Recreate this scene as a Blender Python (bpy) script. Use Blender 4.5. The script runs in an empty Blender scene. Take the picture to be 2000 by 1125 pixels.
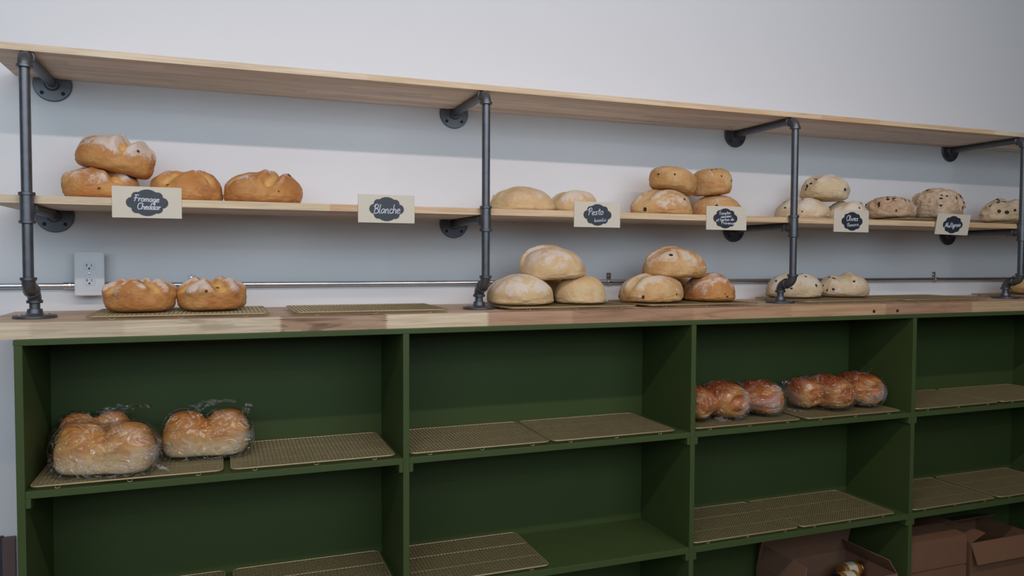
import bpy, bmesh, math, random
from mathutils import Vector, Matrix, Euler, noise
import numpy as np

SC = bpy.context.scene
COL = SC.collection
PI = math.pi

# ------------------------------------------------------------------ helpers
def lin(c):
    out = []
    for v in c:
        v /= 255.0
        out.append(v / 12.92 if v <= 0.04045 else ((v + 0.055) / 1.055) ** 2.4)
    return out

def rgb(r, g, b, k=1.0):
    l = lin((r, g, b))
    return (l[0] * k, l[1] * k, l[2] * k, 1.0)

class MB:
    """collects shapes and links them as ONE mesh object"""
    def __init__(self):
        self.v = []; self.f = []; self.sm = []; self.fc = []
    def add(self, verts, faces, smooth=False, color=None):
        o = len(self.v)
        self.v += [tuple(p) for p in verts]
        self.f += [tuple(i + o for i in fc) for fc in faces]
        self.sm += [smooth] * len(faces)
        self.fc += [color] * len(faces)
    def box(self, x0, x1, y0, y1, z0, z1, color=None, M=None):
        vs = [(x, y, z) for x in (x0, x1) for y in (y0, y1) for z in (z0, z1)]
        if M is not None: vs = [M @ Vector(p) for p in vs]
        self.add(vs, [(0, 1, 3, 2), (4, 6, 7, 5), (0, 4, 5, 1), (2, 3, 7, 6), (0, 2, 6, 4), (1, 5, 7, 3)], False, color)
    def bevbox(self, x0, x1, y0, y1, z0, z1, b=0.001, M=None):
        bm = bmesh.new()
        bmesh.ops.create_cube(bm, size=1)
        bmesh.ops.scale(bm, vec=(x1 - x0, y1 - y0, z1 - z0), verts=bm.verts)
        bmesh.ops.translate(bm, vec=((x0 + x1) / 2, (y0 + y1) / 2, (z0 + z1) / 2), verts=bm.verts)
        bmesh.ops.bevel(bm, geom=bm.edges[:], offset=b, segments=2, affect='EDGES', profile=0.5)
        vs = [v.co.copy() for v in bm.verts]
        if M is not None: vs = [M @ v for v in vs]
        self.add(vs, [[v.index for v in f.verts] for f in bm.faces])
        bm.free()
    def tube(self, pts, r, n=16, cap=True, smooth=True, radii=None, flat=1.0):
        pts = [Vector(p) for p in pts]
        N = len(pts); vs = []; prev = None
        for i, p in enumerate(pts):
            t = (pts[min(i + 1, N - 1)] - pts[max(i - 1, 0)]).normalized()
            if prev is None:
                a = Vector((0, 0, 1)) if abs(t.z) < 0.9 else Vector((1, 0, 0))
                u = t.cross(a).normalized()
            else:
                u = (prev - t * prev.dot(t)).normalized()
            prev = u
            w = t.cross(u)
            rr = radii[i] if radii else r
            for k in range(n):
                a = 2 * PI * k / n
                q = u * math.cos(a) * rr + w * math.sin(a) * rr
                q.y *= flat
                vs.append(p + q)
        fs = []
        for i in range(N - 1):
            for k in range(n):
                a = i * n + k; b = i * n + (k + 1) % n
                fs.append((a, b, b + n, a + n))
        self.add(vs, fs, smooth)
        if cap:
            self.add(vs[:n], [tuple(reversed(range(n)))])
            self.add(vs[-n:], [tuple(range(n))])
    def lathe(self, prof, origin, axis, n=24):
        """prof: list of (radius, distance along axis)"""
        ax = Vector(axis).normalized()
        a = Vector((0, 0, 1)) if abs(ax.z) < 0.9 else Vector((1, 0, 0))
        u = ax.cross(a).normalized(); w = ax.cross(u)
        O = Vector(origin)
        for j in range(len(prof) - 1):
            vs = []
            for (r, t) in (prof[j], prof[j + 1]):
                for k in range(n):
                    an = 2 * PI * k / n
                    vs.append(O + ax * t + (u * math.cos(an) + w * math.sin(an)) * r)
            fs = [(k, (k + 1) % n, n + (k + 1) % n, n + k) for k in range(n)]
            flatcap = abs(prof[j][1] - prof[j + 1][1]) < 1e-9
            self.add(vs, fs, not flatcap)
    def build(self, name, mat, parent=None, loc=None):
        me = bpy.data.meshes.new(name)
        me.from_pydata(self.v, [], self.f)
        for p, s in zip(me.polygons, self.sm): p.use_smooth = s
        if any(c is not None for c in self.fc):
            at = me.attributes.new('tone', 'FLOAT_COLOR', 'FACE')
            for i, c in enumerate(self.fc):
                at.data[i].color = c if c is not None else (1, 1, 1, 0)
        bm = bmesh.new(); bm.from_mesh(me)
        bmesh.ops.recalc_face_normals(bm, faces=bm.faces)
        bm.to_mesh(me); bm.free()
        if mat is not None: me.materials.append(mat)
        o = bpy.data.objects.new(name, me)
        COL.objects.link(o)
        if parent is not None: o.parent = parent
        if loc is not None: o.location = loc
        return o

def mesh_obj(name, me, mat, parent=None):
    if mat is not None and not me.materials: me.materials.append(mat)
    o = bpy.data.objects.new(name, me); COL.objects.link(o)
    if parent is not None: o.parent = parent
    return o

def tag(o, label=None, cat=None, group=None, kind=None):
    if label: o['label'] = label
    if cat: o['category'] = cat
    if group: o['group'] = group
    if kind: o['kind'] = kind
    return o

def thing(name, label, cat, loc=(0, 0, 0), rot=(0, 0, 0), group=None):
    o = bpy.data.objects.new(name, None); COL.objects.link(o)
    o.empty_display_size = 0.05
    o.location = loc; o.rotation_euler = rot
    return tag(o, label, cat, group)

def dup(root, loc, rot, label):
    r = root.copy(); COL.objects.link(r)
    r.location = loc; r.rotation_euler = rot; r['label'] = label
    for ch in list(root.children):
        c = ch.copy(); COL.objects.link(c); c.parent = r
        for g in list(ch.children):
            d = g.copy(); COL.objects.link(d); d.parent = c
    return r

# ------------------------------------------------------------------ materials
class NT:
    def __init__(self, name):
        self.m = bpy.data.materials.new(name); self.m.use_nodes = True
        self.t = self.m.node_tree; self.n = self.t.nodes; self.n.clear()
        self.out = self.n.new('ShaderNodeOutputMaterial')
    def node(self, typ, **kw):
        nd = self.n.new(typ)
        for k, v in kw.items():
            if k.startswith('i_'):
                nd.inputs[k[2:].replace('_', ' ')].default_value = v
            else: setattr(nd, k, v)
        return nd
    def link(self, a, b): self.t.links.new(a, b)
    def val(self, sock, v):
        if hasattr(v, 'links') or isinstance(v, bpy.types.NodeSocket): self.link(v, sock)
        else: sock.default_value = v
    def mix(self, fac, a, b, blend='MIX'):
        nd = self.n.new('ShaderNodeMix'); nd.data_type = 'RGBA'; nd.blend_type = blend
        self.val(nd.inputs[0], fac); self.val(nd.inputs[6], a); self.val(nd.inputs[7], b)
        return nd.outputs[2]
    def math(self, op, a, b=0.0, c=None):
        nd = self.n.new('ShaderNodeMath'); nd.operation = op
        self.val(nd.inputs[0], a); self.val(nd.inputs[1], b)
        if c is not None: self.val(nd.inputs[2], c)
        return nd.outputs[0]
    def ramp(self, fac, lo, hi):
        nd = self.n.new('ShaderNodeMapRange'); nd.interpolation_type = 'SMOOTHSTEP'
        self.val(nd.inputs[0], fac); nd.inputs[1].default_value = lo; nd.inputs[2].default_value = hi
        return nd.outputs[0]
    def coords(self, scale=(1, 1, 1), kind='Object'):
        tc = self.n.new('ShaderNodeTexCoord'); mp = self.n.new('ShaderNodeMapping')
        mp.inputs['Scale'].default_value = scale
        self.link(tc.outputs[kind], mp.inputs[0]); return mp.outputs[0]
    def noise(self, vec, scale, detail=3, rough=0.55, dist=0.0):
        nd = self.n.new('ShaderNodeTexNoise')
        self.link(vec, nd.inputs['Vector'])
        nd.inputs['Scale'].default_value = scale; nd.inputs['Detail'].default_value = detail
        nd.inputs['Roughness'].default_value = rough; nd.inputs['Distortion'].default_value = dist
        return nd.outputs['Fac']
    def attr(self, name):
        nd = self.n.new('ShaderNodeAttribute'); nd.attribute_name = name; return nd
    def bsdf(self, color, rough=0.5, metal=0.0, bump=None, bstr=0.2, bdist=0.002, spec=0.5, **kw):
        b = self.n.new('ShaderNodeBsdfPrincipled')
        self.val(b.inputs['Base Color'], color); self.val(b.inputs['Roughness'], rough)
        self.val(b.inputs['Metallic'], metal); b.inputs['Specular IOR Level'].default_value = spec
        if bump is not None:
            bp = self.n.new('ShaderNodeBump'); bp.inputs['Strength'].default_value = bstr
            bp.inputs['Distance'].default_value = bdist
            self.link(bump, bp.inputs['Height']); self.link(bp.outputs[0], b.inputs['Normal'])
        self.link(b.outputs[0], self.out.inputs[0])
        return b

def mat_plain(name, c, rough=0.5, metal=0.0, var=0.1, scale=30, bstr=0.1, spec=0.5):
    t = NT(name); v = t.coords()
    n = t.noise(v, scale, 4)
    col = t.mix(n, tuple(x * (1 - var) for x in c[:3]) + (1,), tuple(min(1, x * (1 + var)) for x in c[:3]) + (1,))
    t.bsdf(col, rough, metal, n, bstr, 0.001, spec)
    return t.m

M = {}
M['wall'] = mat_plain('wall_paint', (0.800, 0.805, 0.835, 1), 0.75, 0, 0.012, 3, 0.03, 0.2)
M['floor'] = mat_plain('floor_concrete', (0.27, 0.26, 0.25, 1), 0.6, 0, 0.15, 3)
M['ceiling'] = mat_plain('ceiling_paint', (0.6, 0.6, 0.6, 1), 0.8, 0, 0.02, 3)
M['wainscot'] = mat_plain('dark_grey_paint', (0.045, 0.047, 0.06, 1), 0.6, 0, 0.1, 8)
M['batten'] = mat_plain('reddish_batten', (0.16, 0.10, 0.10, 1), 0.6, 0, 0.2, 12)
M['plastic'] = mat_plain('white_plastic', (0.80, 0.81, 0.85, 1), 0.14, 0, 0.02, 10, 0.02)
M['slot'] = mat_plain('slot_black', (0.02, 0.02, 0.02, 1), 0.6, 0, 0.1)
M['slotgrey'] = mat_plain('receptacle_plastic', (0.72, 0.73, 0.77, 1), 0.25, 0, 0.02)
M['emt'] = mat_plain('galvanised_conduit', (0.62, 0.63, 0.66, 1), 0.30, 1.0, 0.08, 40, 0.05)
M['zinc'] = mat_plain('zinc_fitting', (0.70, 0.70, 0.74, 1), 0.22, 1.0, 0.1, 60, 0.1)
M['sign'] = mat_plain('cream_sign_board', rgb(216, 205, 188), 0.6, 0, 0.03, 20, 0.05)
M['chalk'] = mat_plain('chalk_marker', (0.62, 0.64, 0.72, 1), 0.8, 0, 0.15, 300)
M['plaque'] = mat_plain('chalkboard_label', (0.030, 0.034, 0.046, 1), 0.42, 0, 0.2, 60, 0.1)
M['card'] = mat_plain('cardboard', (0.19, 0.088, 0.045, 1), 0.8, 0, 0.12, 25, 0.2)
M['card_pale'] = mat_plain('cardboard_inside', (0.25, 0.13, 0.08, 1), 0.8, 0, 0.12, 25, 0.2)
M['black'] = mat_plain('black_lid', (0.012, 0.012, 0.016, 1), 0.35, 0, 0.1)
M['gold'] = mat_plain('gold_lid', (0.62, 0.45, 0.16, 1), 0.3, 1.0, 0.1)
M['jarfood'] = mat_plain('amber_preserve', (0.30, 0.13, 0.03, 1), 0.12, 0, 0.3, 30)
M['jarlabel'] = mat_plain('jar_label_paper', (0.62, 0.55, 0.40, 1), 0.6, 0, 0.1, 40)
M['hole'] = mat_plain('hole_dark_green', (0.012, 0.02, 0.012, 1), 0.8, 0, 0.1)

def mat_iron():
    t = NT('black_iron_pipe'); v = t.coords()
    n = t.noise(v, 45, 5, 0.6); n2 = t.noise(v, 260, 3, 0.6)
    c = t.mix(n, (0.085, 0.088, 0.100, 1), (0.180, 0.184, 0.204, 1))
    t.bsdf(c, t.math('MULTIPLY_ADD', n, 0.2, 0.30), 0.75, n2, 0.25, 0.0008)
    return t.m
M['iron'] = mat_iron()

def mat_green():
    t = NT('dark_green_paint'); v = t.coords()
    n = t.noise(v, 5, 3); n2 = t.noise(t.coords((6, 6, 60)), 8, 4)
    c = t.mix(n, (0.050, 0.075, 0.022, 1), (0.060, 0.089, 0.026, 1))
    t.bsdf(c, 0.55, 0, n2, 0.06, 0.001, 0.3)
    return t.m
M['green'] = mat_green()

def mat_wood(name, rough=0.55):
    t = NT(name)
    a = t.attr('tone')
    v = t.coords((1.2, 26, 26)); g = t.noise(v, 3.2, 5, 0.6, 0.6)
    v2 = t.coords((2.2, 60, 90)); g2 = t.noise(v2, 3.0, 3, 0.6, 0.2)
    v3 = t.coords((2.6, 14, 22)); g3 = t.ramp(t.noise(v3, 1.7, 3, 0.5, 1.4), 0.50, 0.72)
    base = a.outputs['Color']
    dark = t.mix(1.0, base, (0.80, 0.72, 0.64, 1), 'MULTIPLY')
    c = t.mix(t.ramp(g, 0.35, 0.7), base, dark)
    c = t.mix(t.math('MULTIPLY', t.ramp(g2, 0.4, 0.7), 0.16), c, t.mix(1.0, base, (0.62, 0.5, 0.42, 1), 'MULTIPLY'))
    streak = t.math('MULTIPLY', g3, a.outputs['Alpha'])
    c = t.mix(streak, c, t.mix(1.0, base, (0.40, 0.32, 0.27, 1), 'MULTIPLY'))
    t.bsdf(c, rough, 0, g, 0.06, 0.001, 0.35)
    return t.m
M['wood'] = mat_wood('finger_jointed_wood')

def mat_wire():
    t = NT('brass_coloured_wire'); v = t.coords()
    n = t.noise(v, 25, 3)
    c = t.mix(n, (0.38, 0.29, 0.15, 1), (0.49, 0.385, 0.215, 1))
    t.bsdf(c, 0.42, 0.45)
    return t.m
M['wire'] = mat_wire()

def mat_crust(name, pale, mid, deep, flour, inner, spot, rough=0.7, fineb=0.4, gloss=0.25):
    """crust tones vary by noise; flour / split / inclusion come from the loaf's own attributes"""
    t = NT(name); oi = t.node('ShaderNodeObjectInfo'); va = t.node('ShaderNodeVectorMath', operation='MULTIPLY_ADD')
    t.link(oi.outputs['Random'], va.inputs[0]); va.inputs[1].default_value = (9.0, 5.0, 7.0); t.link(t.coords(), va.inputs[2]); v = va.outputs[0]
    n1 = t.noise(v, 11, 4, 0.6, 0.4); n2 = t.noise(v, 48, 5, 0.65, 0.3); n3 = t.noise(v, 190, 4, 0.6)
    c = t.mix(t.ramp(n1, 0.40, 0.60), pale, mid)
    n4 = t.noise(v, 19, 3, 0.6, 0.8)
    c = t.mix(t.math('MULTIPLY', t.ramp(n4, 0.48, 0.68), 0.55), c, deep)
    c = t.mix(t.math('MULTIPLY', t.ramp(n2, 0.5, 0.75), 0.25), c, deep)
    bake = t.attr('bake').outputs['Fac']
    c = t.mix(t.math('MULTIPLY', bake, 0.55), c, deep)
    sc = t.attr('split').outputs['Fac']
    c = t.mix(t.math('MULTIPLY', sc, 0.85), c, inner)
    fl = t.attr('flour').outputs['Fac']
    fl = t.math('ADD', fl, t.math('MULTIPLY', t.math('SUBTRACT', n4, 0.5), 1.9))
    fl = t.math('ADD', fl, t.math('MULTIPLY', t.math('SUBTRACT', n3, 0.5), 0.7))
    c = t.mix(t.math('MULTIPLY', t.ramp(fl, 0.32, 0.78), 0.82), c, flour)
    sp = t.attr('spot').outputs['Fac']
    c = t.mix(t.ramp(t.math('ADD', sp, t.math('MULTIPLY', t.math('SUBTRACT', n3, 0.5), 0.9)), 0.42, 0.62), c, spot)
    h = t.math('ADD', t.math('MULTIPLY', n2, 0.3), t.math('MULTIPLY', n3, 0.6))
    t.bsdf(c, rough, 0, h, fineb, 0.003, gloss)
    return t.m
FL = rgb(226, 211, 200)
M['cheddar'] = mat_crust('cheddar_crust', rgb(206, 152, 92), rgb(192, 130, 74), rgb(160, 94, 50), FL, rgb(222, 178, 112), rgb(110, 60, 30), 0.6)
M['pesto'] = mat_crust('pesto_crust', rgb(220, 194, 150), rgb(216, 182, 136), rgb(200, 150, 102), rgb(226, 212, 200), rgb(206, 182, 122), rgb(120, 90, 50), 0.75)
M['tomato'] = mat_crust('tomato_crust', rgb(214, 176, 124), rgb(204, 156, 102), rgb(180, 116, 66), rgb(226, 210, 190), rgb(214, 184, 136), rgb(58, 40, 36), 0.7)
M['olive'] = mat_crust('olive_crust', rgb(222, 202, 170), rgb(216, 190, 152), rgb(196, 156, 116), rgb(228, 216, 200), rgb(222, 206, 178), rgb(70, 52, 50), 0.75, 0.35)
M['multigrain'] = mat_crust('multigrain_crust', rgb(212, 188, 162), rgb(198, 166, 136), rgb(158, 118, 90), rgb(222, 206, 190), rgb(204, 174, 146), rgb(72, 42, 38), 0.8, 0.7)
M['white_loaf'] = mat_crust('sandwich_crust', rgb(232, 180, 112), rgb(224, 160, 88), rgb(196, 112, 50), rgb(226, 200, 160), rgb(246, 220, 176), rgb(110, 60, 30), 0.5, 0.12)
M['brioche'] = mat_crust('brioche_crust', rgb(220, 136, 72), rgb(200, 102, 48), rgb(150, 62, 28), rgb(226, 190, 140), rgb(226, 168, 98), rgb(120, 60, 30), 0.42, 0.1)

def mat_bag():
    """thin clear film: mostly see-through, sharp wrinkled reflections, faint milky folds"""
    t = NT('clear_plastic_bag'); v = t.coords()
    w = t.noise(t.coords((1.0, 1.0, 1.9)), 7.5, 2, 0.45, 3.0)
    wr = t.math('ABSOLUTE', t.math('SUBTRACT', w, 0.5))
    w2 = t.noise(v, 10, 2, 0.5, 1.0)
    bp = t.node('ShaderNodeBump'); bp.inputs['Strength'].default_value = 1.0; bp.inputs['Distance'].default_value = 0.06
    t.link(wr, bp.inputs['Height'])
    tr = t.node('ShaderNodeBsdfTransparent'); tr.inputs[0].default_value = (0.97, 0.97, 0.98, 1)
    gl = t.node('ShaderNodeBsdfGlossy'); gl.inputs['Color'].default_value = (1, 1, 1, 1); gl.inputs['Roughness'].default_value = 0.10
    t.link(bp.outputs[0], gl.inputs['Normal'])
    df = t.node('ShaderNodeBsdfDiffuse'); df.inputs['Color'].default_value = (0.72, 0.70, 0.70, 1)
    fr = t.node('ShaderNodeFresnel'); fr.inputs['IOR'].default_value = 1.5; t.link(bp.outputs[0], fr.inputs['Normal'])
    m0 = t.node('ShaderNodeMixShader')
    crease = t.ramp(wr, 0.018, 0.0)
    t.link(t.math('ADD', t.math('MULTIPLY', t.ramp(w2, 0.50, 0.72), 0.26), t.math('MULTIPLY', crease, 0.30)), m0.inputs[0]); t.link(tr.outputs[0], m0.inputs[1]); t.link(df.outputs[0], m0.inputs[2])
    m1 = t.node('ShaderNodeMixShader')
    t.link(t.math('MINIMUM', t.math('MULTIPLY_ADD', fr.outputs[0], 0.8, 0.02), 0.40), m1.inputs[0]); t.link(m0.outputs[0], m1.inputs[1]); t.link(gl.outputs[0], m1.inputs[2])
    t.link(m1.outputs[0], t.out.inputs[0])
    return t.m
M['bag'] = mat_bag()

# ------------------------------------------------------------------ the setting
CAB_F = -0.480; CAB_B = -0.158
b = MB(); b.box(-6, 11, 0.0, 0.12, -1.24, 1.76)
tag(b.build('wall_back', M['wall']), 'pale lavender grey painted back wall', 'wall', kind='structure')
b = MB(); b.box(-6, 11, -9.5, 0.12, -1.36, -1.24)
tag(b.build('floor', M['floor']), 'grey floor', 'floor', kind='structure')
b = MB(); b.box(-6, 11, -9.5, 0.12, 1.76, 1.86)
tag(b.build('ceiling', M['ceiling']), 'pale ceiling', 'ceiling', kind='structure')
b = MB(); b.box(-6, -0.150, -0.014, 0.0, -1.24, -0.668)
tag(b.build('trim_1', M['wainscot']), 'dark grey wainscot panel low on the wall left of the green cabinet', 'wainscot', kind='structure')
b = MB(); b.box(-0.150, -0.118, -0.018, 0.0, -1.24, -0.672)
tag(b.build('trim_2', M['batten']), 'reddish grey upright batten ending the dark wainscot', 'trim', kind='structure')

# ------------------------------------------------------------------ finger-jointed boards
def wood_tone(rnd, base, spread=0.10, streak=0.12):
    k = 1 + rnd.uniform(-spread, spread)
    return (base[0] * k, base[1] * k * (1 + rnd.uniform(-.02, .02)), base[2] * k * (1 + rnd.uniform(-.05, .05)), streak)

def zig(x, z0, z1, teeth, amp):
    pts = []
    for i in range(2 * teeth + 1):
        z = z0 + (z1 - z0) * i / (2 * teeth)
        pts.append((x + (amp if i % 2 else -amp), z))
    return pts

def stave_board(name, x0, x1, y0, y1, z0, z1, rows, front, base, seed, streak=0.12, amp=0.005):
    """board glued up from staves; y0 is the front; front = [(x_end, colour, streak)]"""
    rnd = random.Random(seed); b = MB()
    xs = [x0] + [f[0] for f in front]; xs[-1] = x1
    # front face with finger joints
    lines = []
    for i, x in enumerate(xs):
        if i in (0, len(xs) - 1): lines.append([(x, z0), (x, z1)])
        else: lines.append(zig(x, z0, z1, 6 if z1 - z0 > .03 else 3, amp))
    for i in range(len(front)):
        L = lines[i]; R = lines[i + 1]
        poly = [(p[0], y0, p[1]) for p in L] + [(p[0], y0, p[1]) for p in reversed(R)]
        b.add(poly, [tuple(range(len(poly)))], False, tuple(front[i][1][:3]) + (front[i][2],))
    dy = (y1 - y0) / rows
    for r in range(rows):
        ya, yb = y0 + r * dy, y0 + (r + 1) * dy
        cuts = xs[:] if r == 0 else [x0]
        if r:
            x = x0 + rnd.uniform(.1, .6)
            while x < x1 - .1:
                cuts.append(x); x += rnd.uniform(.3, .75)
            cuts.append(x1)
        for i in range(len(cuts) - 1):
            if r == 0: c = tuple(front[i][1][:3]) + (front[i][2],)
            else: c = wood_tone(rnd, base, 0.11, rnd.choice([0, 0, streak, streak * 2]))
            xa, xb = cuts[i], cuts[i + 1]
            b.add([(xa, ya, z1), (xb, ya, z1), (xb, yb, z1), (xa, yb, z1)], [(0, 1, 2, 3)], False, c)
            b.add([(xa, ya, z0), (xb, ya, z0), (xb, yb, z0), (xa, yb, z0)], [(3, 2, 1, 0)], False, c)
            if i == 0: b.add([(xa, ya, z0), (xa, yb, z0), (xa, yb, z1), (xa, ya, z1)], [(0, 1, 2, 3)], False, c)
            if i == len(cuts) - 2: b.add([(xb, ya, z0), (xb, yb, z0), (xb, yb, z1), (xb, ya, z1)], [(3, 2, 1, 0)], False, c)
    b.add([(x0, y1, z0), (x1, y1, z0), (x1, y1, z1), (x0, y1, z1)], [(0, 1, 2, 3)], False, tuple(base[:3]) + (0,))
    me_o = b.build(name, M['wood'])
    return me_o

PALE = rgb(224, 208, 182); TAN = rgb(196, 164, 134); BRN = rgb(172, 138, 112); RED = rgb(190, 150, 122); CRM = rgb(232, 214, 188)
counter = stave_board('countertop', -0.108, 5.2, -0.457, -0.002, -0.0403, 0.0, 11,
    [(0.02, PALE, 0), (0.23, rgb(212, 194, 170), .2), (0.616, PALE, .55), (0.909, rgb(186, 156, 132), 1.0), (1.218, rgb(228, 208, 180), 0),
     (1.50, rgb(198, 160, 132), .1), (1.95, rgb(184, 146, 118), .6), (2.36, rgb(196, 156, 124), .5), (2.80, rgb(206, 168, 132), .3), (3.25, rgb(186, 146, 120), .5), (3.8, rgb(206, 176, 140), .2), (5.2, TAN, .3)],
    rgb(212, 188, 164), 11, 0.3)
tag(counter, 'thick finger-jointed wooden countertop on the green cabinet', 'countertop')
hb = MB()
for x in (2.742, 2.858):
    hh = MB(); hh.lathe([(0.0, -0.0012), (0.0062, -0.0012), (0.0062, 0.0)], (x, -0.457, -0.027), (0, 1, 0), 16)
    hh.build('drilled_hole', M['hole'], counter)

top_shelf = stave_board('wall_shelf', -0.092, 5.0, -0.3445, -0.013, 0.6915, 0.7095, 8,
    [(0.23, CRM, .1), (0.876, rgb(234, 214, 188), .1), (1.173, rgb(230, 206, 174), .15), (1.9, rgb(232, 208, 178), .1), (2.579, rgb(230, 200, 164), .15), (2.869, rgb(220, 184, 146), .2), (3.5, rgb(228, 200, 164), .1), (5.0, CRM, .1)],
    rgb(236, 218, 200), 5, 0.1, 0.003)
tag(top_shelf, 'upper pale wooden wall shelf with nothing standing on it', 'shelf', 'long wooden wall shelves')
mid_shelf = stave_board('wall_shelf', -0.094, 5.0, -0.3445, -0.013, 0.3015, 0.322, 8,
    [(0.30, CRM, .1), (0.765, rgb(232, 212, 180), .1), (1.0, rgb(220, 184, 148), .15), (1.425, rgb(228, 198, 164), .1), (2.1, rgb(230, 204, 168), .1), (2.576, rgb(224, 194, 156), .1), (3.3, rgb(228, 200, 162), .1), (5.0, rgb(222, 188, 148), .1)],
    rgb(236, 218, 200), 6, 0.1, 0.003)
tag(mid_shelf, 'lower pale wooden wall shelf carrying loaves and name signs', 'shelf', 'long wooden wall shelves')

# ------------------------------------------------------------------ pipe brackets
XP = [0.0, 1.2438, 2.4473, 3.6575]
DP = 0.3586; DB = 0.293; ZE = 0.6777; ZM = 0.2885; PR = 0.0128; FR = 0.0162; RR = 0.0195; ZO = 0.075
def arc(c, a, bvec, r, n=9):
    """quarter bend: starts at c+a*r going toward c+b*r around the corner"""
    return [Vector(c) + Vector(a) * r * (1 - math.sin(t)) + Vector(bvec) * r * (1 - math.cos(t)) for t in [PI / 2 * i / (n - 1) for i in range(n)]]
def rim(b, p, ax, r=RR, h=0.008):
    b.lathe([(0.0, -h / 2), (r - .001, -h / 2), (r, -h / 2 + .001), (r, h / 2 - .001), (r - .001, h / 2), (0.0, h / 2)], p, ax, 20)
def elbow(corner, a, c, name, par, reach=0.029):
    b = MB(); a = Vector(a); c = Vector(c)
    b.tube(arc(corner, a, c, reach), FR, 18)
    rim(b, Vector(corner) + a * reach, a); rim(b, Vector(corner) + c * reach, c)
    return b.build(name, M['iron'], par)
def flange(center, ax, par, r, rscrew, hubl=0.02, screws=4, rot=0.0):
    b = MB()
    b.lathe([(0.0, 0.0), (r - .001, 0.0), (r, .0015), (r, .006), (r - .002, .008), (.022, .0095), (.0192, .013), (.0178, hubl), (.0135, hubl), (0, hubl)], center, ax, 40)
    f = b.build('flange', M['iron'], par)
    A = Vector(ax); u = Vector((1, 0, 0)); w = A.cross(u)
    for k in range(screws):
        an = rot + 2 * PI * k / screws
        p = Vector(center) + (u * math.cos(an) + w * math.sin(an)) * rscrew
        s = MB(); s.lathe([(0.0, .0105), (.003, .0105), (.0058, .0088), (.0058, .0078), (0, .0078)], p, ax, 12)
        s.build('screw', M['zinc'] if A.z > .5 else M['slot'], f)
    return f

def pipe_bracket(x, label):
    t = thing('pipe_bracket', label, 'shelf bracket', (x, 0, 0), (0, 0, 0), 'black iron pipe shelf brackets')
    y = -DP
    elbow((0, y, ZE), (0, 0, -1), (0, 1, 0), 'elbow', t)
    b = MB(); b.tube([(0, y, ZM + .035), (0, y, ZE - .026)], PR, 20); b.build('upper_post', M['iron'], t)
    b = MB(); b.tube([(0, y, ZE), (0, y + .03, ZE)][1:] + [(0, -.008, ZE)], PR, 20); b.build('shelf_arm', M['iron'], t)
    flange((0, 0, ZE), (0, -1, 0), t, .0520, .039, rot=PI / 4)
    # tee below the lower shelf
    b = MB(); b.tube([(0, y, ZM - .036), (0, y, ZM + .036)], FR, 20); b.tube([(0, y, ZM), (0, y + .034, ZM)], FR * .97, 20)
    rim(b, (0, y, ZM - .036), (0, 0, 1)); rim(b, (0, y, ZM + .036), (0, 0, 1)); rim(b, (0, y + .034, ZM), (0, 1, 0), RR * .97)
    b.build('tee', M['iron'], t)
    b = MB(); b.tube([(0, y + .03, ZM), (0, -.008, ZM)], PR * .97, 20)
    b.lathe([(0, 0), (.003, 0), (.003, .006), (0, .006)], (0, y + .062, ZM - PR * .97), (0, 0, -1), 10)
    b.build('shelf_arm', M['iron'], t)
    flange((0, 0, ZM), (0, -1, 0), t, .0520, .039, rot=PI / 4)
    b = MB(); b.tube([(0, y, ZO + .024), (0, y, ZM - .034)], PR, 20); b.build('lower_post', M['iron'], t)
    # offset at the foot: two elbows, short nipple, floor flange
    elbow((0, y, ZO), (0, 0, 1), (0, 1, 0), 'elbow', t, .031)
    elbow((0, -DB, ZO), (0, 0, -1), (0, -1, 0), 'elbow', t, .031)
    b = MB(); b.tube([(0, -DB, .012), (0, -DB, ZO - .028)], PR, 20); b.build('nipple', M['iron'], t)
    flange((0, -DB, 0.0004), (0, 0, 1), t, .052, .039, .024, rot=PI / 4)
    return t
for x, l in zip(XP, ['black iron pipe bracket at far left beside the white outlet',
                     'black iron pipe bracket between the Blanche name sign and the pesto loaves',
                     'black iron pipe bracket standing in front of the olive loaves',
                     'black iron pipe bracket cut off by the right edge']):
    pipe_bracket(x, l)

# ------------------------------------------------------------------ green cabinet
cab = thing('shelving_cabinet', 'long dark green painted open shelving cabinet under the wooden countertop', 'cabinet', (0, 0, 0))
UX = [-0.0098, 0.952, 1.9287, 2.9155, 3.900, 4.87]; UT = 0.0184
ZB = -1.222
def part(name, *a, par=cab, m='green', bev=0.0012):
    b = MB(); b.bevbox(*a, b=bev); return b.build(name, M[m], par)
part('top_panel', UX[0] - .001, UX[-1] + UT, CAB_F - .001, CAB_B, -0.0545, -0.0403)
for x in UX: part('upright', x, x + UT, CAB_F, CAB_B, ZB, -0.0545)
SZ = [(-0.4158, -0.434), (-0.8068, -0.8275), (-1.198, -1.219)]
for i in range(len(UX) - 1):
    xa, xb = UX[i] + UT, UX[i + 1]
    part('back_panel', xa, xb, CAB_B - .006, CAB_B - .0002, ZB, -0.055)
    for j, (zt, zb) in enumerate(SZ):
        part('shelf', xa + .0002, xb - .0002, CAB_F + .0005, CAB_B - .0065, zb, zt)
        if j < 2:
            for (ca, cb) in ((xa, xa + .0115), (xb - .0115, xb)):
                part('cleat', ca, cb, CAB_F + .001, CAB_B - .008, zb - .024, zb - .0002)
part('plinth', UX[0] + .02, UX[-1], CAB_F + .05, CAB_F + .07, -1.24, ZB, m='green')

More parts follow.
